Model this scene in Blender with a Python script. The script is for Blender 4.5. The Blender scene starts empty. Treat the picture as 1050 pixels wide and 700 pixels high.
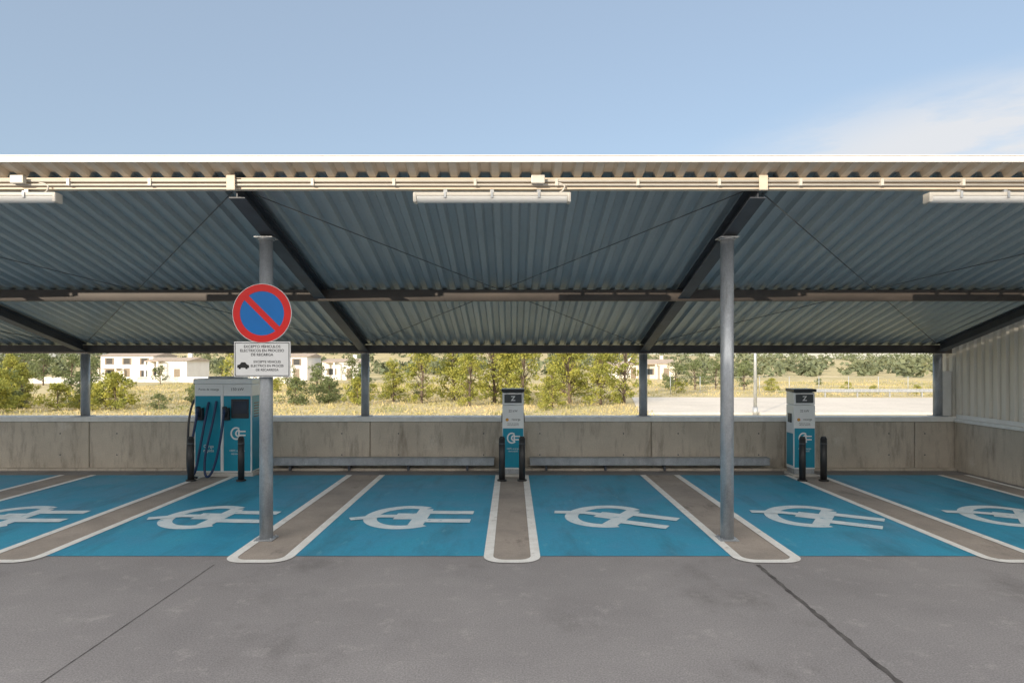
import bpy, bmesh, math, random
import numpy as np
from mathutils import Vector, Matrix
random.seed(7); rng=np.random.default_rng(7)
S=bpy.context.scene
COL=S.collection
# ------------------------------------------------------------------ helpers
class Par:
    def __init__(s,name,loc=(0,0,0)):
        s.e=bpy.data.objects.new(name,None); s.e.location=loc; s.e.empty_display_size=.2
        COL.objects.link(s.e); s.inv=Matrix.Translation(-Vector(loc))
def attach(o,par):
    if par is not None:
        o.parent=par.e; o.matrix_parent_inverse=par.inv
def mesh_obj(name,v,f,mat,par=None,smooth=False):
    me=bpy.data.meshes.new(name); me.from_pydata([tuple(p) for p in v],[],[tuple(q) for q in f]); me.update()
    if mat: 
        for m in (mat if isinstance(mat,(list,tuple)) else [mat]): me.materials.append(m)
    if smooth:
        for p in me.polygons: p.use_smooth=True
    o=bpy.data.objects.new(name,me); COL.objects.link(o); attach(o,par); return o
def box(name,x0,x1,y0,y1,z0,z1,mat,par=None,bev=0,seg=2):
    bm=bmesh.new(); bmesh.ops.create_cube(bm,size=1)
    for v in bm.verts:
        v.co=Vector(((x0+x1)/2+v.co.x*(x1-x0),(y0+y1)/2+v.co.y*(y1-y0),(z0+z1)/2+v.co.z*(z1-z0)))
    if bev>0: bmesh.ops.bevel(bm,geom=bm.edges[:],offset=bev,segments=seg,affect='EDGES',profile=.6)
    me=bpy.data.meshes.new(name); bm.to_mesh(me); bm.free()
    me.materials.append(mat)
    o=bpy.data.objects.new(name,me); COL.objects.link(o); attach(o,par); return o
def cyl(name,p0,p1,r,mat,par=None,seg=24,r1=None,caps=True):
    p0=Vector(p0);p1=Vector(p1);d=(p1-p0).normalized()
    a=Vector((0,0,1)) if abs(d.z)<.9 else Vector((1,0,0))
    u=d.cross(a).normalized();w=d.cross(u).normalized()
    r1=r if r1 is None else r1
    v=[];f=[]
    for k,(p,rr) in enumerate(((p0,r),(p1,r1))):
        for i in range(seg):
            t=2*math.pi*i/seg; v.append(p+u*math.cos(t)*rr+w*math.sin(t)*rr)
    for i in range(seg):
        j=(i+1)%seg; f.append((i,j,seg+j,seg+i))
    n=len(f)
    if caps: f.append(tuple(range(seg))[::-1]); f.append(tuple(range(seg,2*seg)))
    o=mesh_obj(name,v,f,mat,par)
    for i,p in enumerate(o.data.polygons): p.use_smooth = i<n
    o.data.update()
    bm=bmesh.new(); bm.from_mesh(o.data); bmesh.ops.recalc_face_normals(bm,faces=bm.faces[:]); bm.to_mesh(o.data); bm.free()
    return o
def tube(name,pts,r,mat,par=None):
    c=bpy.data.curves.new(name,'CURVE'); c.dimensions='3D'; c.bevel_depth=r; c.bevel_resolution=4; c.use_fill_caps=True
    s=c.splines.new('NURBS'); s.points.add(len(pts)-1)
    for i,p in enumerate(pts): s.points[i].co=(*p,1)
    s.use_endpoint_u=True; s.order_u=4; s.resolution_u=10
    c.materials.append(mat)
    o=bpy.data.objects.new(name,c); COL.objects.link(o); attach(o,par); return o
def text(name,body,x,y,z,size,mat,par=None,align='CENTER',rx=90,rz=0,bold=0):
    c=bpy.data.curves.new(name,'FONT'); c.body=body; c.size=size; c.align_x=align; c.align_y='CENTER'; c.offset=bold
    c.materials.append(mat)
    o=bpy.data.objects.new(name,c); COL.objects.link(o)
    o.location=(x,y,z); o.rotation_euler=(math.radians(rx),0,math.radians(rz)); attach(o,par); return o
def prism_y(name,prof,y0,y1,z0,z1,x,mat,par=None,closed=True):
    n=len(prof); v=[(x+a,y0,z0+b) for a,b in prof]+[(x+a,y1,z1+b) for a,b in prof]
    f=[(i,(i+1)%n,n+(i+1)%n,n+i) for i in range(n if closed else n-1)]
    if closed: f+= [tuple(range(n))[::-1],tuple(range(n,2*n))]
    return mesh_obj(name,v,f,mat,par)
def prism_x(name,prof,x0,x1,mat,par=None):
    n=len(prof); v=[(x0,a,b) for a,b in prof]+[(x1,a,b) for a,b in prof]
    f=[(i,(i+1)%n,n+(i+1)%n,n+i) for i in range(n)]+[tuple(range(n))[::-1],tuple(range(n,2*n))]
    return mesh_obj(name,v,f,mat,par)

# ------------------------------------------------------------------ materials
def mat(name,c1,c2=None,rough=.6,metal=0,scale=4,stretch=(1,1,1),detail=8,lo=.35,hi=.65,
        bump=0,bscale=60,fine=0,fscale=80,c3=None,s3=1.2,lo3=.55,hi3=.7,stretch3=(1,1,1),spec=.5,rvar=0,coord='Object',
        c4=None,s4=1,lo4=.6,hi4=.7,stretch4=(1,1,1),transl=0):
    m=bpy.data.materials.new(name); m.use_nodes=True; N=m.node_tree.nodes; L=m.node_tree.links
    b=N['Principled BSDF']; b.inputs['Roughness'].default_value=rough; b.inputs['Metallic'].default_value=metal
    b.inputs['Specular IOR Level'].default_value=spec
    c2=c2 or tuple(x*.8 for x in c1)
    tc=N.new('ShaderNodeTexCoord')
    def noise(sc,st,det=8,ro=.6):
        mp=N.new('ShaderNodeMapping'); mp.inputs['Scale'].default_value=st; L.new(tc.outputs[coord],mp.inputs[0])
        n=N.new('ShaderNodeTexNoise'); n.inputs['Scale'].default_value=sc; n.inputs['Detail'].default_value=det; n.inputs['Roughness'].default_value=ro
        L.new(mp.outputs[0],n.inputs['Vector']); return n.outputs['Fac']
    def mr(src,a,bb,o0=0,o1=1):
        n=N.new('ShaderNodeMapRange'); n.inputs[1].default_value=a;n.inputs[2].default_value=bb;n.inputs[3].default_value=o0;n.inputs[4].default_value=o1
        L.new(src,n.inputs[0]); return n.outputs[0]
    def mix(fac,a,bb,bt='MIX'):
        n=N.new('ShaderNodeMix'); n.data_type='RGBA'; n.blend_type=bt
        if isinstance(fac,float): n.inputs[0].default_value=fac
        else: L.new(fac,n.inputs[0])
        for k,x in ((6,a),(7,bb)):
            if isinstance(x,tuple): n.inputs[k].default_value=(*x,1)
            else: L.new(x,n.inputs[k])
        return n.outputs[2]
    n1=noise(scale,stretch,detail)
    col=mix(mr(n1,lo,hi),tuple(c1),tuple(c2))
    if c3: col=mix(mr(noise(s3,stretch3,7,.68),lo3,hi3),col,tuple(c3))
    if c4: col=mix(mr(noise(s4,stretch4,6,.7),lo4,hi4),col,tuple(c4))
    if fine>0:
        fm=mr(noise(fscale,(1,1,1),3,.7),.3,.7,1-fine,1+fine)
        cb=N.new('ShaderNodeCombineColor'); [L.new(fm,cb.inputs[i]) for i in range(3)]
        col=mix(1.0,col,cb.outputs[0],'MULTIPLY')
    L.new(col,b.inputs['Base Color'])
    if rvar: L.new(mr(n1,.3,.7,rough-rvar,rough+rvar),b.inputs['Roughness'])
    if bump>0:
        bp=N.new('ShaderNodeBump'); bp.inputs['Strength'].default_value=bump; bp.inputs['Distance'].default_value=.01
        L.new(noise(bscale,(1,1,1),4,.6),bp.inputs['Height']); L.new(bp.outputs[0],b.inputs['Normal'])
    if transl>0:
        t=N.new('ShaderNodeBsdfTranslucent'); L.new(col,t.inputs[0]); ms=N.new('ShaderNodeMixShader'); ms.inputs[0].default_value=transl
        L.new(b.outputs[0],ms.inputs[1]); L.new(t.outputs[0],ms.inputs[2]); L.new(ms.outputs[0],N['Material Output'].inputs[0])
    return m
M={}
M['deck']=mat('deck_concrete',(.285,.268,.265),(.225,.212,.212),rough=.75,scale=.5,bump=.45,bscale=90,fine=.34,fscale=75,
              c3=(.135,.125,.122),s3=.75,lo3=.55,hi3=.78,rvar=.12,c4=(.36,.335,.325),s4=3.6,lo4=.56,hi4=.78,stretch3=(1,.7,1))
M['strip']=mat('strip_concrete',(.38,.325,.28),(.27,.235,.205),rough=.8,scale=1.5,bump=.3,bscale=90,fine=.2,fscale=100,c3=(.14,.12,.105),s3=2.5,lo3=.58,hi3=.75,stretch3=(1,.4,1))
M['blue']=mat('blue_paint',(.026,.25,.41),(.036,.30,.45),rough=.5,scale=1.3,bump=.22,bscale=70,fine=.14,fscale=60,
              c3=(.03,.175,.26),s3=1.1,lo3=.50,hi3=.72,stretch3=(1.8,.4,1),rvar=.12,c4=(.15,.37,.48),s4=3.1,lo4=.6,hi4=.78,stretch4=(2,.6,1))
M['line']=mat('white_line_paint',(.84,.83,.80),(.72,.70,.66),rough=.55,scale=6,fine=.1,c3=(.42,.39,.36),s3=7,lo3=.60,hi3=.72,bump=.2)
M['sym']=mat('symbol_paint',(.74,.80,.82),(.60,.70,.74),rough=.5,scale=5,fine=.12,c3=(.17,.42,.53),s3=6,lo3=.58,hi3=.73,bump=.2)
M['joint']=mat('joint_sealant',(.05,.045,.045),(.13,.12,.115),rough=.9,scale=5)
M['wall']=mat('parapet_concrete',(.60,.53,.44),(.49,.43,.355),rough=.85,scale=1.2,bump=.4,bscale=40,fine=.12,fscale=50,
              c3=(.27,.225,.18),s3=2.6,lo3=.50,hi3=.75,stretch3=(2.2,2.2,.45),c4=(.66,.61,.54),s4=1.3,lo4=.6,hi4=.75)
M['coping']=mat('white_coping',(.84,.83,.80),(.74,.73,.70),rough=.5,scale=3,stretch=(2,2,1))
M['roof']=mat('galvanised_sheet',(.44,.50,.53),(.36,.42,.45),rough=.38,metal=.25,scale=.35,stretch=(1,.5,1),fine=.05,fscale=30,
              c3=(.27,.31,.33),s3=.8,lo3=.58,hi3=.8,stretch3=(1.5,.5,1))
M['beam']=mat('cream_steel',(.74,.64,.52),(.64,.56,.45),rough=.5,scale=4,stretch=(.6,2,2))
M['steel']=mat('dark_painted_steel',(.085,.095,.115),(.06,.068,.08),rough=.5,metal=.1,scale=3,fine=.08)
M['rod']=mat('rod_steel',(.15,.165,.17),(.12,.13,.14),rough=.5)
M['purlin']=mat('brown_grey_steel',(.12,.10,.088),(.08,.068,.062),rough=.55,metal=.1,scale=3,stretch=(.5,2,2),fine=.08)
M['galv']=mat('galvanised_column',(.48,.50,.52),(.34,.36,.39),rough=.42,metal=.35,scale=7,stretch=(1,1,.5),fine=.14,fscale=60,rvar=.1,c3=(.28,.29,.30),s3=5,lo3=.55,hi3=.7,stretch3=(2,2,.4))
M['trim']=mat('white_trim',(.82,.81,.79),(.74,.73,.7),rough=.4)
M['clad']=mat('cream_cladding',(.76,.71,.63),(.68,.63,.55),rough=.5,scale=2,stretch=(3,3,.4))
M['bollard']=mat('black_plastic',(.02,.02,.022),(.035,.035,.036),rough=.45,scale=8)
M['white']=mat('charger_white',(.84,.85,.85),(.80,.81,.81),rough=.3,scale=2,fine=.02)
M['cblue']=mat('charger_blue',(.01,.29,.42),(.008,.26,.39),rough=.3)
M['black']=mat('charger_black',(.022,.026,.032),(.03,.032,.036),rough=.35)
M['grey']=mat('charger_grey',(.07,.08,.09),(.06,.065,.07),rough=.35)
M['screen']=mat('screen_glass',(.03,.05,.08),(.02,.03,.05),rough=.08)
M['cable']=mat('cable_rubber',(.012,.04,.12),(.01,.03,.09),rough=.5)
M['red']=mat('sign_red',(.68,.025,.02),(.62,.02,.02),rough=.35,scale=3)
M['sblue']=mat('sign_blue',(.01,.16,.50),(.01,.15,.46),rough=.35,scale=3)
M['swhite']=mat('sign_white',(.8,.8,.8),(.74,.74,.74),rough=.4)
M['ink']=mat('sign_ink',(.012,.012,.012),(.02,.02,.02),rough=.5)
M['redl']=mat('label_red',(.6,.03,.03),(.5,.03,.03),rough=.4)
M['yell']=mat('label_yellow',(.75,.5,.04),(.7,.45,.04),rough=.4)
M['lampw']=mat('lamp_diffuser',(.8,.8,.78),(.76,.76,.74),rough=.25)
M['lampg']=mat('lamp_housing',(.66,.63,.57),(.6,.57,.52),rough=.4)
M['terrain']=mat('dry_ground',(.54,.45,.26),(.42,.36,.18),rough=1,scale=.06,bump=.6,bscale=3,fine=.25,fscale=1.5,c3=(.22,.22,.09),s3=.09,lo3=.56,hi3=.68)
M['road']=mat('pale_road',(.66,.61,.54),(.56,.52,.46),rough=.9,scale=.3,fine=.1,fscale=5)
M['kerb']=mat('kerb_stone',(.55,.53,.49),(.47,.45,.42),rough=.8)
M['grass']=mat('dry_grass_blades',(.60,.49,.26),(.42,.38,.17),rough=.9,scale=.25,lo=.4,hi=.6,transl=.25,c3=(.22,.24,.08),s3=.18,lo3=.54,hi3=.64)
M['bark']=mat('bark',(.16,.12,.09),(.10,.075,.055),rough=.95,scale=8,stretch=(3,3,.5))
def leaf(name,a,b,c):
    return mat(name,a,b,rough=.65,scale=1.1,lo=.4,hi=.6,c3=c,s3=2.2,lo3=.52,hi3=.68,detail=2,spec=.3,transl=.3)
M['pine']=leaf('pine_foliage',(.42,.40,.085),(.28,.30,.07),(.13,.16,.045))
M['olive']=leaf('olive_foliage',(.22,.26,.12),(.16,.19,.08),(.08,.105,.045))
M['farleaf']=mat('distant_foliage',(.16,.18,.10),(.11,.135,.075),rough=.9,scale=.12,lo=.4,hi=.6,c3=(.24,.24,.12),s3=.06)
M['render']=mat('white_render',(.82,.80,.77),(.76,.73,.70),rough=.9,scale=.6)
M['render2']=mat('ochre_render',(.72,.65,.56),(.64,.58,.5),rough=.9,scale=.6)
M['tile']=mat('terracotta_tiles',(.46,.38,.31),(.36,.29,.23),rough=.85,scale=2)
M['glass']=mat('window_glass',(.05,.06,.07),(.04,.05,.06),rough=.1)
M['shutter']=mat('brown_shutter',(.26,.21,.16),(.2,.16,.12),rough=.7)

# ------------------------------------------------------------------ deck, paint
WALL_Y=12.9
deck=box('parking_deck',-45,45,-14,13.25,-1.1,0,M['deck'])
mk=Par('floor_markings')
def sheet(name,x0,x1,y0,y1,z,m,par=mk):
    return mesh_obj(name,[(x0,y0,z),(x1,y0,z),(x1,y1,z),(x0,y1,z)],[(0,1,2,3)],m,par)
strips=[(-11.0,.35),(-8.17,.35),(-5.47,.34),(-2.75,.36),(0,.31),(2.78,.37),(5.47,.35),(8.3,.3)]
Y0,Y1=7.2,12.3; LW=.105
def ubar(cx,h,yend,yback,z,r=.2):
    def path(hh,rr,ye):
        p=[(cx-hh,yback)]
        for i in range(9):
            t=math.pi+ i*math.pi/2/8; p.append((cx-hh+rr+math.cos(t)*rr, ye+rr+math.sin(t)*rr))
        for i in range(9):
            t=1.5*math.pi+ i*math.pi/2/8; p.append((cx+hh-rr+math.cos(t)*rr, ye+rr+math.sin(t)*rr))
        p.append((cx+hh,yback)); return p
    a=path(h,r,yend); b=path(h-LW,r-LW+.02,yend+LW); n=len(a)
    v=[(x,y,z) for x,y in a]+[(x,y,z) for x,y in b]
    f=[(i,i+1,n+i+1,n+i) for i in range(n-1)]
    mesh_obj('bay_line',v,f,M['line'],mk)
    v2=[(x,y,.004) for x,y in b]
    mesh_obj('aisle_strip',v2,[tuple(range(n))],M['strip'],mk)
for i,(c,h) in enumerate(strips):
    ubar(c,h,6.95,Y1,.009,.22)
for i in range(len(strips)-1):
    c0,h0=strips[i]; c1,h1=strips[i+1]
    sheet('blue_bay',c0+h0-.03,c1-h1+.03,Y0,Y1,.005,M['blue'])
def stroke(pts,w,z):
    n=len(pts); v=[];f=[]
    for i in range(n):
        a=Vector(pts[max(i-1,0)]);b=Vector(pts[min(i+1,n-1)]); d=(b-a).normalized(); q=Vector((-d.y,d.x))*w/2
        p=Vector(pts[i]); v+=[(p.x+q.x,p.y+q.y,z),(p.x-q.x,p.y-q.y,z)]
    f=[(2*i,2*i+1,2*i+3,2*i+2) for i in range(n-1)]
    return v,f
def arc(cx,cy,rx,ry,a0,a1,n=28):
    return [(cx+rx*math.cos(math.radians(a0+(a1-a0)*i/n)),cy+ry*math.sin(math.radians(a0+(a1-a0)*i/n))) for i in range(n+1)]
def plug_icon(cx,cy,ang,s=1.0):
    ss=[(arc(-.12,0,.47,.58,60,312),.18),
        ([(.0,.02),(-.26,.02)],.34),
        ([(.10,.46),(.10,-.46)],.2),
        ([(.17,.26),(.80,.26)],.19),
        ([(.17,-.22),(.80,-.22)],.19),
        ([(-.14,.02),(-.45,.0),(-.84,-.18)],.16)]
    ca,sa=math.cos(math.radians(ang)),math.sin(math.radians(ang))
    V=[];F=[]
    for k,(p,w) in enumerate(ss):
        p=[(cx+s*(x*ca-y*sa),cy+s*(x*sa+y*ca)) for x,y in p]
        v,f=stroke(p,w*s,.0085+.0012*k); o=len(V); V+=v; F+=[tuple(a+o for a in q) for q in f]
    mesh_obj('plug_symbol',V,F,M['sym'],mk)
for c,a in ((-9.6,0),(-6.82,0),(-4.1,-4),(-1.35,-2),(1.42,-30),(4.2,-32),(6.95,-32)):
    plug_icon(c,9.0,a,1.0)
def joint(name,xc,w0,y0,y1,jit=.3,z=.003,step=.06,wob=0):
    V=[];n=int((y1-y0)/step); dx=0
    for i in range(n+1):
        dx+=random.uniform(-wob,wob)
        y=y0+(y1-y0)*i/n; a=w0*(1+jit*random.uniform(-1,1)); b=w0*(1+jit*random.uniform(-1,1)); V+=[(xc+dx-a/2,y,z),(xc+dx+b/2,y,z)]
    mesh_obj(name,V,[(2*i,2*i+1,2*i+3,2*i+2) for i in range(n)],M['joint'],mk)
joint('joint',2.59,.042,-6,6.9,.45); joint('joint',-3.146,.010,-6,6.9,.4)
joint('joint',-8.7,.012,-6,6.9); joint('joint',8.36,.02,-6,6.9)

# ------------------------------------------------------------------ parapet
pw=Par('concrete_parapet_wall',(0,13,0))
xs=[-20,-14.0,-11.2,-8.35,-5.6,-2.8,0.0,2.75,5.4,7.95,8.95]
for a,b in zip(xs[:-1],xs[1:]):
    box('wall_panel',a+.007,b-.007,WALL_Y,13.2,0,.95,M['wall'],pw,.01,1)
    for k in (.2,.8):
        xx=a+(b-a)*k
        for zz in (.3,.72): cyl('tie_hole_plug',(xx,WALL_Y-.003,zz),(xx,WALL_Y+.01,zz),.014,M['steel'],pw,12)
box('wall_core',-20,8.9,WALL_Y+.05,13.17,0,.94,M['wall'],pw)
box('coping',-20,8.9,WALL_Y-.03,13.28,.955,1.05,M['coping'],pw,.01)
box('wall_kerb',-20,8.7,WALL_Y-.12,WALL_Y-.004,0,.05,M['wall'],pw,.01)
tr=Par('cable_tray',(0,12.75,.2))
for a,b in ((-4.64,-.35),(.35,5.0)):
    prism_x('tray',[(12.68,.14),(12.86,.14),(12.86,.25),(12.68,.25)],a,b,M['galv'],tr)
    prism_x('lid',[(12.665,.252),(12.875,.252),(12.875,.27),(12.665,.27)],a-.01,b+.01,M['galv'],tr)
    prism_x('lower_lip',[(12.66,.128),(12.87,.128),(12.87,.138),(12.66,.138)],a,b,M['galv'],tr)
    x=a+.3
    while x<b:
        box('tray_bracket',x,x+.04,12.69,12.88,.02,.127,M['steel'],tr); x+=1.15

# ------------------------------------------------------------------ canopy
def rz(y): return 4.15-.258*(y-6.6)
can=Par('parking_canopy',(-2.8,10,0))
XL,XR=-14.4,8.74
YF,YB=6.6,13.45
pitch=.215; prof=[]
x=XL
while x<XR:
    for dx,dz in ((0,0),(.07,0),(.10,.055),(.185,.055)): 
        if x+dx<XR: prof.append((x+dx,dz))
    x+=pitch
ys=np.linspace(YF,YB,9); n=len(prof)
V=[(a,y,rz(y)+b) for y in ys for a,b in prof]
F=[(j*n+i,j*n+i+1,(j+1)*n+i+1,(j+1)*n+i) for j in range(len(ys)-1) for i in range(n-1)]
ro=mesh_obj('corrugated_roof',V,F,M['roof'],can)
V=[(a,y,rz(y)+b-.004) for y in (YF-.01,6.86) for a,b in prof]
mesh_obj('profiled_eave',V,[(i,i+1,n+i+1,n+i) for i in range(n-1)],M['beam'],can)
box('front_trim',XL,XR,6.565,6.582,4.148,4.205,M['trim'],can,.004,1)
box('trim_cap',XL,XR,6.56,6.80,4.21,4.218,M['trim'],can)
zb=rz(6.87)-.004
prism_x('front_beam',[(6.87,zb),(6.87,3.955),(6.95,3.955),(6.95,3.965),(6.88,3.965),(6.88,zb-.012),(6.95,zb-.03),(6.95,zb-.02)],XL,XR,M['beam'],can)
for zc,rr in ((4.035,.016),(3.992,.012)):
    cyl('conduit',(XL,6.84,zc),(XR,6.84,zc),rr,M['lampg'],can,12)
x=XL+.4
while x<XR:
    box('conduit_clip',x,x+.03,6.815,6.868,3.98,4.055,M['lampg'],can); x+=.85
def purlin(name,y,d,w,m):
    t=rz(y+w/2)-.004
    prism_x(name,[(y-w/2,t),(y-w/2,t-d),(y+w/2,t-d),(y+w/2,t-d+.012),(y-w/2+.012,t-d+.012),(y-w/2+.012,t-.012),(y+w/2,t-.012),(y+w/2,t)],XL,XR,m,can)
purlin('middle_purlin',10.05,.17,.12,M['purlin'])
purlin('rear_purlin',13.05,.16,.14,M['purlin'])
RX=[-14.2,-8.52,-2.93,2.62,8.5]
for X in RX:
    d=.17;w=.085;t=.014;wb=.007
    pr=[(-w,0),(-w,-t),(-wb,-t),(-wb,-d+t),(-w,-d+t),(-w,-d),(w,-d),(w,-d+t),(wb,-d+t),(wb,-t),(w,-t),(w,0)]
    y0,y1=6.96,12.96
    prism_y('rafter',pr,y0,y1,rz(y0)-.006,rz(y1)-.006,X,M['steel'],can)
    box('rafter_bracket',X-.045,X+.045,6.80,6.815,3.93,4.085,M['beam'],can,.003,1)
    box('rafter_tab',X-.006,X+.006,6.816,6.868,3.93,4.085,M['galv'],can)
    cx=X-.03
    top=rz(7.87)-.19
    cyl('front_column',(cx,7.87,.021),(cx,7.87,top-.03),.078,M['galv'],can,32)
    cyl('column_cap',(cx,7.87,top-.03),(cx,7.87,top-.012),.098,M['galv'],can,32)
    box('column_cap_plate',cx-.11,cx+.11,7.76,7.98,top-.011,top-.001,M['galv'],can)
    box('column_base_plate',cx-.11,cx+.11,7.76,7.98,.0105,.02,M['galv'],can)
    for bx in (-.085,.085):
        for by in (7.785,7.955): cyl('anchor_bolt',(cx+bx,by,.0205),(cx+bx,by,.04),.009,M['galv'],can,8)
    cyl('rear_column',(X,13.05,1.063),(X,13.05,rz(13.05)-.192),.082,M['galv'],can,32)
    box('rear_base_plate',X-.13,X+.13,12.92,13.18,1.0505,1.062,M['galv'],can)
    box('rear_cap_plate',X-.12,X+.12,12.95,13.15,rz(13.05)-.19,rz(13.05)-.182,M['galv'],can)
for a,b in zip(RX[:-1],RX[1:]):
    for p,q in ((a,b),(b,a)):
        y0,y1=7.1,12.9
        s=.1 if q>p else -.1
        cyl('bracing_rod',(p+s,y0,rz(y0)-.03-(.02 if q>p else 0)),(q-s,y1,rz(y1)-.03-(.02 if q>p else 0)),.0065,M['rod'],can,8)

def tube_light(x0,x1):
    p=Par('tube_light',((x0+x1)/2,6.9,3.9))
    zc=3.88;y=6.90
    box('housing',x0,x1,y-.055,y+.055,zc,zc+.04,M['lampg'],p,.008)
    pr=[(y+.052*math.cos(math.radians(a)),zc-.002+.062*math.sin(math.radians(a))) for a in range(180,361,15)]
    prism_x('diffuser',pr,x0+.03,x1-.03,M['lampw'],p)
    box('end_cap',x0-.008,x0+.028,y-.06,y+.06,zc-.065,zc+.038,M['lampg'],p,.01)
    box('end_cap',x1-.028,x1+.008,y-.06,y+.06,zc-.065,zc+.038,M['lampg'],p,.01)
    for k in (.2,.5,.8):
        xx=x0+(x1-x0)*k
        box('clip',xx-.012,xx+.012,y-.066,y-.057,zc-.02,zc+.05,M['galv'],p)
        box('hanger',xx-.02,xx+.02,y-.02,y+.02,zc+.042,3.953,M['galv'],p)
    tube('supply_cable',[(x1-.12,6.86,zc+.03),(x1-.05,6.83,zc+.06),(x1-.02,6.83,zc+.12),(x1-.15,6.83,zc+.13)],.008,M['lampg'],p)
    jb=x1-.33
    box('junction_box',jb-.08,jb+.06,6.76,6.815,3.99,4.075,M['lampg'],p,.008)
tube_light(-1.03,.61); tube_light(-6.42,-4.79); tube_light(4.38,6.02)
tube_light(-11.9,-10.3)

sw=Par('side_cladding_wall',(8.85,9.7,0))
box('low_wall',8.72,8.95,5.5,12.88,0,.95,M['wall'],sw,.008,1)
box('low_wall_coping',8.69,8.98,5.5,12.86,.953,1.02,M['coping'],sw,.008,1)
yy=6.62; pf=[]
while yy<13.3:
    for d,o in ((0,0),(.06,0),(.085,.045),(.15,.045),(.175,0)): 
        if yy+d<13.32: pf.append((yy+d,o))
    yy+=.2
pf=[p for i,p in enumerate(pf) if i==0 or p[0]-pf[i-1][0]>1e-5]
n=len(pf)
V=[(8.76+o,y,1.02) for y,o in pf]+[(8.76+o,y,rz(y)+.02) for y,o in pf]
mesh_obj('cladding',V,[(i,i+1,n+i+1,n+i) for i in range(n-1)],M['clad'],sw)
box('cladding_base_flashing',8.735,8.758,6.6,12.85,1.025,1.1,M['trim'],sw)
box('corner_post',8.74,8.90,13.322,13.42,1.06,2.4,M['clad'],sw,.01)
box('corner_box',8.56,8.735,12.98,13.16,1.07,1.95,M['trim'],sw,.01)

# ------------------------------------------------------------------ bollards
for x in (-5.75,-4.85,-.18,.18,5.2,5.58):
    p=Par('bollard',(x,11.7,0))
    cyl('post',(x,11.7,.031),(x,11.7,.76),.056,M['bollard'],p,24)
    cyl('cap',(x,11.7,.761),(x,11.7,.80),.056,M['bollard'],p,24,r1=.035)
    cyl('base_flange',(x,11.7,.0),(x,11.7,.03),.085,M['bollard'],p,24)
    cyl('band',(x,11.7,.66),(x,11.7,.69),.058,M['grey'],p,24)
# ------------------------------------------------------------------ chargers
def logo(par,cx,y,cz,s,m):
    ss=[(arc(-.12,0,.45,.5,55,318),.14),(arc(.12,0,.27,.27,90,270),.14),([(.12,.36),(.12,-.36)],.14),([(.17,.18),(.72,.18)],.13),([(.17,-.16),(.72,-.16)],.13)]
    V=[];F=[]
    for k,(p,w) in enumerate(ss):
        p=[(a*s,b*s) for a,b in p]; v,f=stroke(p,w*s,0); o=len(V)
        V+=[(cx+a,y-.0008*k,cz+b) for a,b,_ in v]; F+=[tuple(a+o for a in q) for q in f]
    mesh_obj('logo',V,F,m,par)
def ac_charger(cx,yf=12.15):
    p=Par('charging_post',(cx,yf+.15,0)); w=.2; yb=yf+.34
    box('plinth',cx-w-.03,cx+w+.03,yf-.03,yb+.03,0,.05,M['kerb'],p,.01)
    box('base',cx-w+.012,cx+w-.012,yf+.012,yb-.01,.051,.14,M['galv'],p,.005)
    box('body',cx-w,cx+w,yf,yb,.141,1.33,M['white'],p,.015)
    v=[(cx-w,yf,1.335),(cx+w,yf,1.335),(cx+w,yb,1.335),(cx-w,yb,1.335),(cx-w,yf+.015,1.56),(cx+w,yf+.015,1.56),(cx+w,yb,1.60),(cx-w,yb,1.60)]
    f=[(0,1,5,4),(1,2,6,5),(2,3,7,6),(3,0,4,7),(4,5,6,7),(3,2,1,0)]
    h=mesh_obj('head',v,f,M['white'],p)
    b=h.modifiers.new('b','BEVEL'); b.width=.015; b.segments=2
    box('head_visor',cx-w-.012,cx+w+.012,yf-.03,yb+.01,1.575,1.632,M['black'],p,.008)
    box('head_screen',cx-w+.04,cx+w-.04,yf-.006,yf+.012,1.37,1.53,M['grey'],p,.004)
    text('head_mark','Z',cx,yf-.008,1.45,.12,M['swhite'],p,bold=.004)
    box('blue_wrap',cx-w+.012,cx+w-.012,yf-.005,yf-.002,.17,.90,M['cblue'],p)
    logo(p,cx,yf-.007,.72,.18,M['swhite'])
    text('label_mid','22 kW',cx,yf-.004,1.22,.06,M['grey'],p)
    cyl('label_dot',(cx-.11,yf-.006,1.06),(cx-.11,yf-.001,1.06),.028,M['redl'],p,20)
    cyl('label_dot',(cx-.11,yf-.008,1.06),(cx-.11,yf-.0062,1.06),.02,M['yell'],p,20)
    text('label','recarga',cx+.055,yf-.004,1.065,.055,M['ink'],p)
    text('label_small','Punto de recarga\nvehiculo electrico',cx,yf-.004,.975,.03,M['ink'],p)
    text('blue_text','100% energia\nrenovable',cx,yf-.007,.5,.045,M['swhite'],p)
    for s in (-1,1):
        xo=cx+s*(w+.018)
        box('socket_cover',min(cx+s*w,xo)+(.001 if s>0 else 0),max(cx+s*w,xo)-(.001 if s<0 else 0),yf+.09,yf+.23,1.0,1.17,M['black'],p,.006)
        box('side_panel_blue',min(cx+s*(w+.001),cx+s*(w+.004)),max(cx+s*(w+.001),cx+s*(w+.004)),yf+.03,yb-.03,.2,.8,M['cblue'],p)
ac_charger(.02); ac_charger(5.44)
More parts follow.
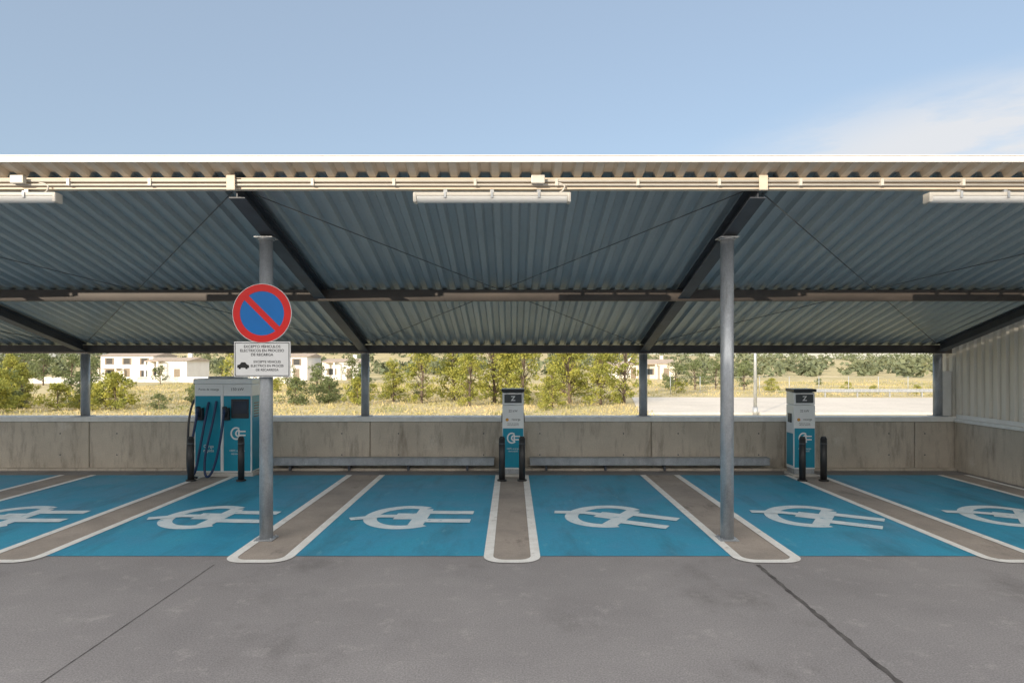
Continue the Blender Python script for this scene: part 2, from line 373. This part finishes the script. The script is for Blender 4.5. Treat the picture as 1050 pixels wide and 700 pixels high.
def dc_charger():
    x0,x1,yf,yb=-5.93,-4.86,12.2,12.62
    p=Par('fast_charging_station',((x0+x1)/2,12.45,0))
    box('plinth',x0-.04,x1+.04,yf-.04,yb+.04,0,.07,M['kerb'],p,.01)
    box('body',x0,x1,yf,yb,.071,1.72,M['white'],p,.02)
    box('roof_cap',x0-.015,x1+.015,yf-.03,yb+.015,1.722,1.82,M['white'],p,.02)
    box('roof_vent',x0+.2,x1-.2,yf+.12,yb-.1,1.821,1.86,M['galv'],p,.005)
    xm=x0+.52
    box('left_blue_panel',x0+.02,xm-.03,yf-.006,yf-.002,.1,1.5,M['cblue'],p)
    box('right_blue_panel',xm+.03,x1-.02,yf-.006,yf-.002,.1,1.5,M['cblue'],p)
    box('centre_post',xm-.02,xm+.02,yf-.02,yf-.001,.1,1.7,M['white'],p,.004)
    logo(p,xm+.29,yf-.009,.80,.21,M['swhite'])
    text('panel_text','100% energia\nrenovable',xm+.28,yf-.008,.45,.055,M['swhite'],p)
    text('panel_text','Carga\nrapida',x0+.27,yf-.008,.52,.08,M['swhite'],p)
    box('screen_bezel',xm+.17,x1-.05,yf-.014,yf-.0065,1.08,1.44,M['black'],p,.003)
    box('screen',xm+.20,x1-.08,yf-.018,yf-.0145,1.17,1.40,M['screen'],p)
    text('head_text','Punto de recarga',x0+.27,yf-.004,1.62,.055,M['ink'],p)
    text('head_text','150 kW',x1-.27,yf-.004,1.62,.075,M['grey'],p)
    for hx in (x0+.13,xm+.1):
        box('holster',hx-.06,hx+.06,yf-.1,yf-.007,1.05,1.28,M['black'],p,.015)
        cyl('connector',(hx,yf-.13,1.30),(hx,yf-.07,1.12),.042,M['black'],p,16)
        cyl('connector_grip',(hx,yf-.17,1.18),(hx,yf-.13,1.29),.026,M['cable'],p,12)
    tube('charging_cable',[(x0+.13,yf-.17,1.18),(x0+.12,yf-.24,.9),(x0+.02,yf-.26,.45),(x0+.0,yf-.25,.04),(x0+.14,yf-.28,.03),(x0+.2,yf-.26,.4),(x0+.28,yf-.12,1.2),(x0+.28,yf-.02,1.38)],.022,M['cable'],p)
    tube('charging_cable',[(xm+.1,yf-.17,1.18),(xm+.09,yf-.22,.8),(xm-.0,yf-.27,.25),(xm-.1,yf-.3,.03),(xm-.2,yf-.3,.03),(xm-.22,yf-.24,.5),(xm-.1,yf-.15,1.0),(xm-.1,yf-.02,1.4)],.022,M['cable'],p)
    tube('charging_cable',[(x0-.02,yf+.1,1.45),(x0-.10,yf+.0,1.3),(x0-.08,yf-.1,.6),(x0-.06,yf-.15,.1),(x0+.0,yf-.2,.03),(x0+.2,yf-.32,.03)],.02,M['black'],p)
    box('side_blue',x1+.0005,x1+.003,yf+.02,yb-.02,.1,1.5,M['cblue'],p)
    for k in range(6):
        z=1.1+k*.05; box('vent_slat',x1+.0035,x1+.008,yf+.1,yb-.1,z,z+.02,M['black'],p)
dc_charger()

# ------------------------------------------------------------------ traffic sign
sx,sy,sz=-2.965,7.755,2.715
sg=Par('no_parking_sign',(sx,sy,sz))
def disc(name,r,y,m,r0=0,seg=64):
    if r0==0:
        return cyl(name,(sx,y,sz),(sx,y+.0022,sz),r,m,sg,seg)
    V=[];F=[]
    for i in range(seg):
        t=2*math.pi*i/seg
        V+=[(sx+r*math.cos(t),y,sz+r*math.sin(t)),(sx+r0*math.cos(t),y,sz+r0*math.sin(t))]
    for i in range(seg):
        j=(i+1)%seg; F.append((2*i,2*i+1,2*j+1,2*j))
    return mesh_obj(name,V,F,m,sg)
cyl('back_plate',(sx,sy,sz),(sx,sy+.02,sz),.352,M['galv'],sg,64)
disc('blue_face',.345,sy-.004,M['sblue'])
disc('red_ring',.345,sy-.007,M['red'],.262)
disc('white_rim',.351,sy-.0065,M['swhite'],.346)
c45=math.cos(math.radians(45))*.264; hw=.036*math.sqrt(.5)
V=[(sx-c45-hw,sy-.0065,sz+c45-hw),(sx-c45+hw,sy-.0065,sz+c45+hw),(sx+c45+hw,sy-.0065,sz-c45+hw),(sx+c45-hw,sy-.0065,sz-c45-hw)]
mesh_obj('red_slash',V,[(0,1,2,3)],M['red'],sg)
bz=2.17
pl=Par('notice_plate',(sx,sy,bz))
box('plate',sx-.335,sx+.335,sy-.002,sy+.018,bz-.21,bz+.21,M['swhite'],pl,.006,2)
for a in ((-.322,.322,.190,.197),(-.322,.322,-.197,-.190)):
    box('border',sx+a[0],sx+a[1],sy-.0045,sy-.0025,bz+a[2],bz+a[3],M['ink'],pl)
for a in ((-.322,-.315),(.315,.322)):
    box('border',sx+a[0],sx+a[1],sy-.0045,sy-.0025,bz-.189,bz+.189,M['ink'],pl)
for i,t in enumerate(('EXCEPTO VEHICULOS','ELECTRICOS EN PROCESO','DE RECARGA')):
    text('plate_text',t,sx+.0,sy-.004,bz+.15-.048*i,.044,M['ink'],pl,bold=.0004)
for i,t in enumerate(('EXCEPTE VEHICLES','ELECTRICS EN PROCES','DE RECARREGA')):
    text('plate_text',t,sx+.06,sy-.004,bz-.03-.048*i,.038,M['ink'],pl,bold=.0004)
cxp,czp=sx-.225,bz-.08
V=[(-.07,-.02),(-.068,.012),(-.04,.02),(-.02,.045),(.025,.045),(.045,.02),(.07,.01),(.072,-.02)]
mesh_obj('car_pictogram',[(cxp+a,sy-.004,czp+b) for a,b in V],[tuple(range(8))],M['ink'],pl)
for s in (-.04,.04): cyl('wheel_pictogram',(cxp+s,sy-.006,czp-.022),(cxp+s,sy-.0042,czp-.022),.014,M['ink'],pl,16)
for zz in (sz+.12,sz-.12,bz+.1,bz-.1):
    cyl('clamp',(sx+.01,7.87,zz-.02),(sx+.01,7.87,zz+.02),.084,M['galv'],sg if zz>2.4 else pl,24)
    box('clamp_ear',sx-.09,sx+.1,sy+.021,sy+.032,zz-.018,zz+.018,M['galv'],sg if zz>2.4 else pl)

# ------------------------------------------------------------------ terrain
def sm(t): t=np.clip(t,0,1); return t*t*(3-2*t)
def th(x,y):
    x=np.asarray(x,float);y=np.asarray(y,float)
    h=-1.2+4.2*sm((y-125)/260)+ 9*sm((y-170)/300)*np.exp(-((x+120)/150)**2)+2.0*sm((y-150)/200)*np.sin(x*.013+1)
    h=h+ .12*np.sin(x*.21+y*.13)*sm((y-60)/40)
    return h
gx=np.concatenate([-np.geomspace(1200,60,30),np.linspace(-55,55,56),np.geomspace(60,1200,30)])
gy=np.concatenate([-np.geomspace(900,40,10),np.linspace(-30,130,81),np.geomspace(134,2500,40)])
X,Y=np.meshgrid(gx,gy); Z=th(X,Y)
nx=len(gx); V=np.stack([X.ravel(),Y.ravel(),Z.ravel()],1)
F=[(j*nx+i,j*nx+i+1,(j+1)*nx+i+1,(j+1)*nx+i) for j in range(len(gy)-1) for i in range(nx-1)]
mesh_obj('ground',V,F,M['terrain'],None,True)
rd=Par('road',(40,50,-1.2))
mesh_obj('carriageway',[(8,41,-1.17),(120,41,-1.17),(120,56,-1.17),(11,60,-1.17)],[(0,1,2,3)],M['road'],rd)
box('kerb',8,120,40.8,40.99,-1.2,-1.05,M['kerb'],rd)
mesh_obj('edge_line',[(8.3,42,-1.165),(120,42,-1.165),(120,42.15,-1.165),(8.3,42.15,-1.165)],[(0,1,2,3)],M['line'],rd)
gr=Par('guard_rail',(40,60.6,-1))
prism_x('rail',[(60.55,-.75),(60.5,-.67),(60.55,-.6),(60.5,-.52),(60.55,-.45),(60.58,-.45),(60.58,-.75)],26,110,M['galv'],gr)
x=26
while x<110: box('rail_post',x,x+.1,60.585,60.7,-1.2,-.45,M['galv'],gr); x+=3
wf=Par('wire_fence',(40,66,-1))
x=16
while x<100:
    cyl('fence_post',(x,66,-1.2),(x,66,.6),.035,M['galv'],wf,8); x+=3
for z in (.55,.1,-.4,-.9): cyl('wire',(16,66,z),(99,66,z),.006,M['galv'],wf,6)
def street_lamp(x,y,h=7):
    z=float(th(x,y)); p=Par('street_lamp',(x,y,z))
    cyl('pole',(x,y,z),(x,y,z+h),.11,M['galv'],p,16,r1=.06)
    cyl('pole_base',(x,y,z),(x,y,z+.5),.15,M['galv'],p,16)
    tube('arm',[(x,y,z+h-.05),(x,y,z+h+.25),(x+.5,y,z+h+.4),(x+1.1,y,z+h+.4)],.04,M['galv'],p)
    box('lamp_head',x+1.05,x+1.65,y-.13,y+.13,z+h+.34,z+h+.46,M['galv'],p,.03)
street_lamp(15.0,40.3); street_lamp(45,62)

# ------------------------------------------------------------------ vegetation
def leaf_quads(C,size,flat=.5):
    n=len(C); a=rng.normal(size=(n,3)); a/=np.linalg.norm(a,axis=1)[:,None]
    b=rng.normal(size=(n,3)); b-= (b*a).sum(1)[:,None]*a; b/=np.linalg.norm(b,axis=1)[:,None]
    s=size*rng.uniform(.5,1.3,n)[:,None]
    v=np.stack([C-a*s,C+b*s*flat,C+a*s,C-b*s*flat],1).reshape(-1,3)
    return v
def cone(V,F,MI,p0,p1,r0,r1,seg=7):
    p0=Vector(p0);p1=Vector(p1);d=(p1-p0).normalized();a=Vector((0,0,1)) if abs(d.z)<.9 else Vector((1,0,0))
    u=d.cross(a).normalized();w=d.cross(u);o=len(V)
    for p,r in ((p0,r0),(p1,r1)):
        for i in range(seg):
            t=2*math.pi*i/seg; V.append(tuple(p+u*math.cos(t)*r+w*math.sin(t)*r))
    for i in range(seg):
        j=(i+1)%seg; F.append((o+i,o+j,o+seg+j,o+seg+i)); MI.append(0)
def tree_mesh(name,h,rx,low,nc,nl,ls,lm,shape='round'):
    V=[];F=[];MI=[]
    bend=Vector((random.uniform(-.2,.2),random.uniform(-.2,.2),0))
    k=6; pts=[Vector((0,0,-.1))+bend*(i/k)**2*h*.3+Vector((0,0,h*.85*i/k)) for i in range(k+1)]
    for i in range(k): cone(V,F,MI,pts[i],pts[i+1],.045*h*(1-i/k*.8)*.6,.045*h*(1-(i+1)/k*.8)*.6)
    Cs=[]
    for i in range(nc):
        t=random.random()**.8; z=low*h+(h-low*h)*t
        if shape=='round': rr=rx*math.sqrt(max(.05,1-(2*t-.9)**2))
        else: rr=rx*(1-t)**.7+.15
        ang=random.uniform(0,2*math.pi); q=rr*math.sqrt(random.uniform(.1,1))*random.uniform(.75,1.15)
        c=Vector((math.cos(ang)*q,math.sin(ang)*q,z)); Cs.append((c,random.uniform(.18,.42)*rx*.8))
        if i%2==0:
            b=pts[min(k,max(1,int((z/h)*k*.8)))]; cone(V,F,MI,b,c,.03*h*.25,.008*h*.3,5)
    P=[]
    for c,r in Cs:
        g=rng.normal(size=(nl,3)); g/=np.linalg.norm(g,axis=1)[:,None]; g*= (r*rng.uniform(.3,1.05,nl)**.6)[:,None]; g[:,2]*=.7
        P.append(g+np.array(c))
    P=np.concatenate(P); lv=leaf_quads(P,ls); o=len(V)
    V=V+[tuple(a) for a in lv]
    for i in range(len(P)): F.append((o+4*i,o+4*i+1,o+4*i+2,o+4*i+3)); MI.append(1)
    me=bpy.data.meshes.new(name); me.from_pydata(V,[],F); me.materials.append(M['bark']); me.materials.append(lm)
    me.polygons.foreach_set('material_index',MI); me.update(); return me
pines=[tree_mesh('pine_mesh',5.2,2.1,.04,60,70,.105,M['pine'],'cone' if i%2 else 'round') for i in range(4)]
olives=[tree_mesh('olive_mesh',4.2,1.9,.15,40,50,.12,M['olive']) for i in range(2)]
shr=[tree_mesh('shrub_mesh',2.2,1.5,.02,38,50,.10,M['pine' if i else 'olive']) for i in range(3)]
def put(name,me,x,y,s=1,sz=None):
    o=bpy.data.objects.new(name,me); o.location=(x,y,float(th(x,y))); o.rotation_euler=(0,0,random.uniform(0,6.28))
    o.scale=(s,s,sz or s); COL.objects.link(o)
for x,y,s in ((-9.8,54,.62),(-7.2,52,.85),(-4.9,55,1.0),(-3.2,49,.75),(-1.4,52,1.1),(.8,50,.85),(2.9,47,.62),(4.6,52,1.1),(6.8,50,.8),(8.9,52,1.1),
              (-20.6,50,1.05),(-.5,62,1.2),(5,63,1.1),(-40,52,.7),(-43,56,.75),(-37.5,50,.62)):
    put('pine_tree',random.choice(pines),x,y,s*random.uniform(.92,1.08))
for x,y,s in ((-35,44,.5),(-18.5,62,.7),(-13.5,58,.7),(21,75,.75),(24,77,.8),(27,76,.75),(18.5,74,.7),(-58,90,.9),(-62,92,1.),(-66,92,1.),(-49.5,92,.6),(-33,96,.8),(-24,98,.9),(-43,97,.7),(-70,94,1.1)):
    put('olive_tree',random.choice(olives),x,y,s*random.uniform(.9,1.1))
for x,y,s in ((-27.3,45,1.1),(-28.6,46,.9),(-32.5,41,1.0),(-34,42,1.1),(-30.6,44,.8),(-25,52,.7),(-16.5,50,.9),(-14.6,52,.9),(-11.8,50,.9),(-36,46,1.2),(-38,48,1.3),(-33,50,1.1)):
    put('shrub',random.choice(shr),x,y,s)
for i in range(44):
    x=random.uniform(-45,9) if i<30 else random.uniform(16,60); y=random.uniform(42,72) if i<30 else random.uniform(66,95)
    put('shrub',random.choice(shr),x,y,random.uniform(.25,.7))
n=30000
gxx=np.concatenate([rng.uniform(-48,9,n),rng.uniform(12,90,n//2)]); gyy=np.concatenate([rng.uniform(27,95,n),rng.uniform(61,110,n//2)])
hh=rng.uniform(.1,.36,len(gxx))*(.4+.6*np.sin(gxx*.7+np.sin(gyy*.5)*2)**2); zz=th(gxx,gyy); a=rng.uniform(0,math.pi,len(gxx)); w=.06
lx=rng.normal(0,.12,len(gxx))
v=np.stack([np.stack([gxx-np.cos(a)*w,gyy-np.sin(a)*w,zz],1),np.stack([gxx+np.cos(a)*w,gyy+np.sin(a)*w,zz],1),np.stack([gxx+lx,gyy,zz+hh],1)],1).reshape(-1,3)
mesh_obj('dry_grass',v.tolist(),[(3*i,3*i+1,3*i+2) for i in range(len(gxx))],M['grass'])
cl=[]
for i in range(900):
    y=random.uniform(125,300) if i<420 else random.uniform(280,480); x=random.uniform(-.9,.9)*y
    if -90<x<35 and y<142: continue
    far=y>280
    r=random.uniform(1.2,2.8)*(1.5 if far else 1); k=40 if far else 60
    g=rng.normal(size=(k,3)); g/=np.linalg.norm(g,axis=1)[:,None]; g*= (r*rng.uniform(.4,1,k)**.5)[:,None]
    g[:,2]=g[:,2]*.8+r*.7; cl.append(g+np.array([x,y,float(th(x,y))]))
P=np.concatenate(cl); v=leaf_quads(P,.65,.6)
mesh_obj('distant_trees',v.tolist(),[(4*i,4*i+1,4*i+2,4*i+3) for i in range(len(P))],M['farleaf'])

# ------------------------------------------------------------------ houses
def house(x,y,w,d,h,rm,storeys=2,hip=.6,name='village_house'):
    z=float(th(x,y))-.1; p=Par(name,(x,y,z))
    x0,x1,y0,y1=x-w/2,x+w/2,y-d/2,y+d/2
    box('walls',x0,x1,y0,y1,z,z+h,rm,p)
    e=.35;zt=z+h+.002
    V=[(x0-e,y0-e,zt),(x1+e,y0-e,zt),(x1+e,y1+e,zt),(x0-e,y1+e,zt),(x0-e,y,zt+hip),(x1+e,y,zt+hip)]
    mesh_obj('roof',V,[(0,1,5,4),(2,3,4,5),(0,4,3),(1,2,5),(3,2,1,0)],M['tile'],p)
    box('chimney',x+w*.2,x+w*.2+.6,y+.3,y+.9,z+h+.2,z+h+hip+.7,rm,p)
    nwin=max(2,int(w/2.6)); sh=h/storeys
    for s in range(storeys):
        for i in range(nwin):
            cx=x0+w*(i+.5)/nwin; zb=z+s*sh+sh*.32
            if s==0 and i==nwin//2:
                box('door',cx-.5,cx+.5,y0-.03,y0-.002,z,z+2.1,M['shutter'],p); continue
            box('window',cx-.5,cx+.5,y0-.02,y0-.002,zb,zb+1.05,M['glass'],p)
            box('shutter',cx-.78,cx-.52,y0-.05,y0-.002,zb-.03,zb+1.08,M['shutter'],p)
            box('shutter',cx+.52,cx+.78,y0-.05,y0-.002,zb-.03,zb+1.08,M['shutter'],p)
            box('sill',cx-.6,cx+.6,y0-.1,y0-.002,zb-.1,zb-.035,M['kerb'],p)
    box('porch',x0+w*.05,x0+w*.4,y0-1.6,y0-.06,z+sh-.12,z+sh,M['tile'],p)
    box('porch_pillar',x0+w*.05,x0+w*.05+.25,y0-1.6,y0-1.35,z,z+sh-.125,rm,p)
    box('porch_pillar',x0+w*.4-.25,x0+w*.4,y0-1.6,y0-1.35,z,z+sh-.125,rm,p)
house(-66,116,9,8,4.2,M['render'])
house(-57,112,6.5,8,3.4,M['render'],1)
house(-38,114,7,8,4.1,M['render'],2); house(-29.5,116,6,7,3.2,M['render'],1)
house(26.5,122,6,7,2.9,M['render2'],1,.8); house(21.5,126,5,7,2.6,M['render'],1,.7); house(-49,130,8,8,4.4,M['render'],2)
gw=Par('garden_wall',(-50,98,-1)); box('wall_run',-74,-34,100,100.25,-1.3,-.3,M['render'],gw)

# ------------------------------------------------------------------ sun direction
EL,AZ=12,30
e,a=math.radians(EL),math.radians(AZ)
sp=Par('supermarket_building',(0,-20,0))
H=3.865+math.tan(e)/math.cos(a)*(6.9+14)-.08
box('walls',-42,42,-30,-14.01,0,H,M['clad'],sp)
box('parapet_cap',-42.1,42.1,-14.2,-13.95,H+.003,H+.08,M['trim'],sp)
for i in range(-6,7):
    x=i*6
    box('window_frame',x-2.1,x+2.1,-14.0,-13.96,.4,3.2,M['steel'],sp)
    box('window',x-1.98,x+1.98,-13.955,-13.94,.5,3.1,M['glass'],sp)
box('sign_band',-12,12,-14.0,-13.9,4.4,5.6,M['cblue'],sp)
box('entrance_canopy',-5,5,-14.0,-12.3,3.45,3.65,M['trim'],sp)

d=Vector((math.sin(a)*math.cos(e),math.cos(a)*math.cos(e),-math.sin(e)))
sl=bpy.data.lights.new('sun','SUN'); sl.energy=5.0; sl.angle=math.radians(.5); sl.color=(1,.86,.68)
so=bpy.data.objects.new('sun',sl); so.rotation_euler=d.to_track_quat('-Z','Y').to_euler(); so.location=(-20,-40,30); COL.objects.link(so)

# ------------------------------------------------------------------ sky: nishita + flat haze colour + wisp cloud + unseen bright fill added for ambient
w=bpy.data.worlds.new('World'); S.world=w; w.use_nodes=True; N=w.node_tree.nodes; L=w.node_tree.links
bg=N['Background']; bg.inputs[1].default_value=.15
sky=N.new('ShaderNodeTexSky'); sky.sky_type='NISHITA'; sky.sun_disc=False; sky.sun_elevation=e; sky.sun_rotation=math.radians(180+AZ)
sky.air_density=1.0; sky.dust_density=.3; sky.ozone_density=2.0; sky.altitude=50
tc=N.new('ShaderNodeTexCoord')
def MIX(fac,A,B,bt='MIX'):
    n=N.new('ShaderNodeMix'); n.data_type='RGBA'; n.blend_type=bt
    if isinstance(fac,float): n.inputs[0].default_value=fac
    else: L.new(fac,n.inputs[0])
    for k,x in ((6,A),(7,B)):
        if isinstance(x,tuple): n.inputs[k].default_value=(*x,1)
        else: L.new(x,n.inputs[k])
    return n.outputs[2]
def MR(src,a0,b0,o0=0,o1=1,sm_=False):
    n=N.new('ShaderNodeMapRange'); n.inputs[1].default_value=a0;n.inputs[2].default_value=b0;n.inputs[3].default_value=o0;n.inputs[4].default_value=o1
    if sm_: n.interpolation_type='SMOOTHSTEP'
    L.new(src,n.inputs[0]); return n.outputs[0]
def MUL(A,B):
    n=N.new('ShaderNodeMath'); n.operation='MULTIPLY'; L.new(A,n.inputs[0]); L.new(B,n.inputs[1]); return n.outputs[0]
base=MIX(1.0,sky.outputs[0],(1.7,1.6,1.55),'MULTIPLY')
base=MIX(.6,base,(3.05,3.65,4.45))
d0=Vector((500/670,1,225/670)).normalized()
sc=(1.5,1.5,6.0)
mp=N.new('ShaderNodeMapping'); mp.inputs['Scale'].default_value=sc; L.new(tc.outputs['Generated'],mp.inputs[0])
dist=N.new('ShaderNodeVectorMath'); dist.operation='DISTANCE'; L.new(mp.outputs[0],dist.inputs[0]); dist.inputs[1].default_value=(d0.x*sc[0],d0.y*sc[1],d0.z*sc[2])
nz=N.new('ShaderNodeTexNoise'); nz.inputs['Scale'].default_value=3.4; nz.inputs['Detail'].default_value=9; nz.inputs['Roughness'].default_value=.58
L.new(mp.outputs[0],nz.inputs['Vector'])
wisp=MUL(MR(dist.outputs['Value'],.6,.15,0,.95,True),MR(nz.outputs['Fac'],.30,.55))
base=MIX(wisp,base,(5.3,5.4,5.6))
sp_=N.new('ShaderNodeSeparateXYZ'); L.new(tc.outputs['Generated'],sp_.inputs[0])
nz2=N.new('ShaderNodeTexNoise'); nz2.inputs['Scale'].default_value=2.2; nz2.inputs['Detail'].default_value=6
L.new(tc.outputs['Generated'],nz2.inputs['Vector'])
fill_noise=MR(nz2.outputs['Fac'],.32,.55,.35,1)
overhead_fill=MUL(MR(sp_.outputs['Z'],.56,.74,0,1,True),fill_noise)
base=MIX(overhead_fill,base,(7.2,7.0,6.9))  # unseen bright overhead sky, added to lift the light in shaded areas
rear_fill=MUL(MUL(MR(sp_.outputs['Y'],-.1,-.55,0,1,True),MR(sp_.outputs['Z'],.1,.22,0,1,True)),fill_noise)
base=MIX(rear_fill,base,(17.5,16.8,15.8))  # unseen bright sky behind the camera, added to brighten wall and bays
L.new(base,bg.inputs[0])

# ------------------------------------------------------------------ camera
cam=bpy.data.cameras.new('camera'); cam.sensor_width=36; cam.lens=670/1050*36; cam.shift_y=20/1050; cam.clip_end=6000; cam.clip_start=.05
co=bpy.data.objects.new('camera',cam); co.location=(0,0,2.15); co.rotation_euler=(math.radians(90),0,0); COL.objects.link(co); S.camera=co
S.view_settings.view_transform='Standard'; S.view_settings.look='None'; S.view_settings.exposure=0
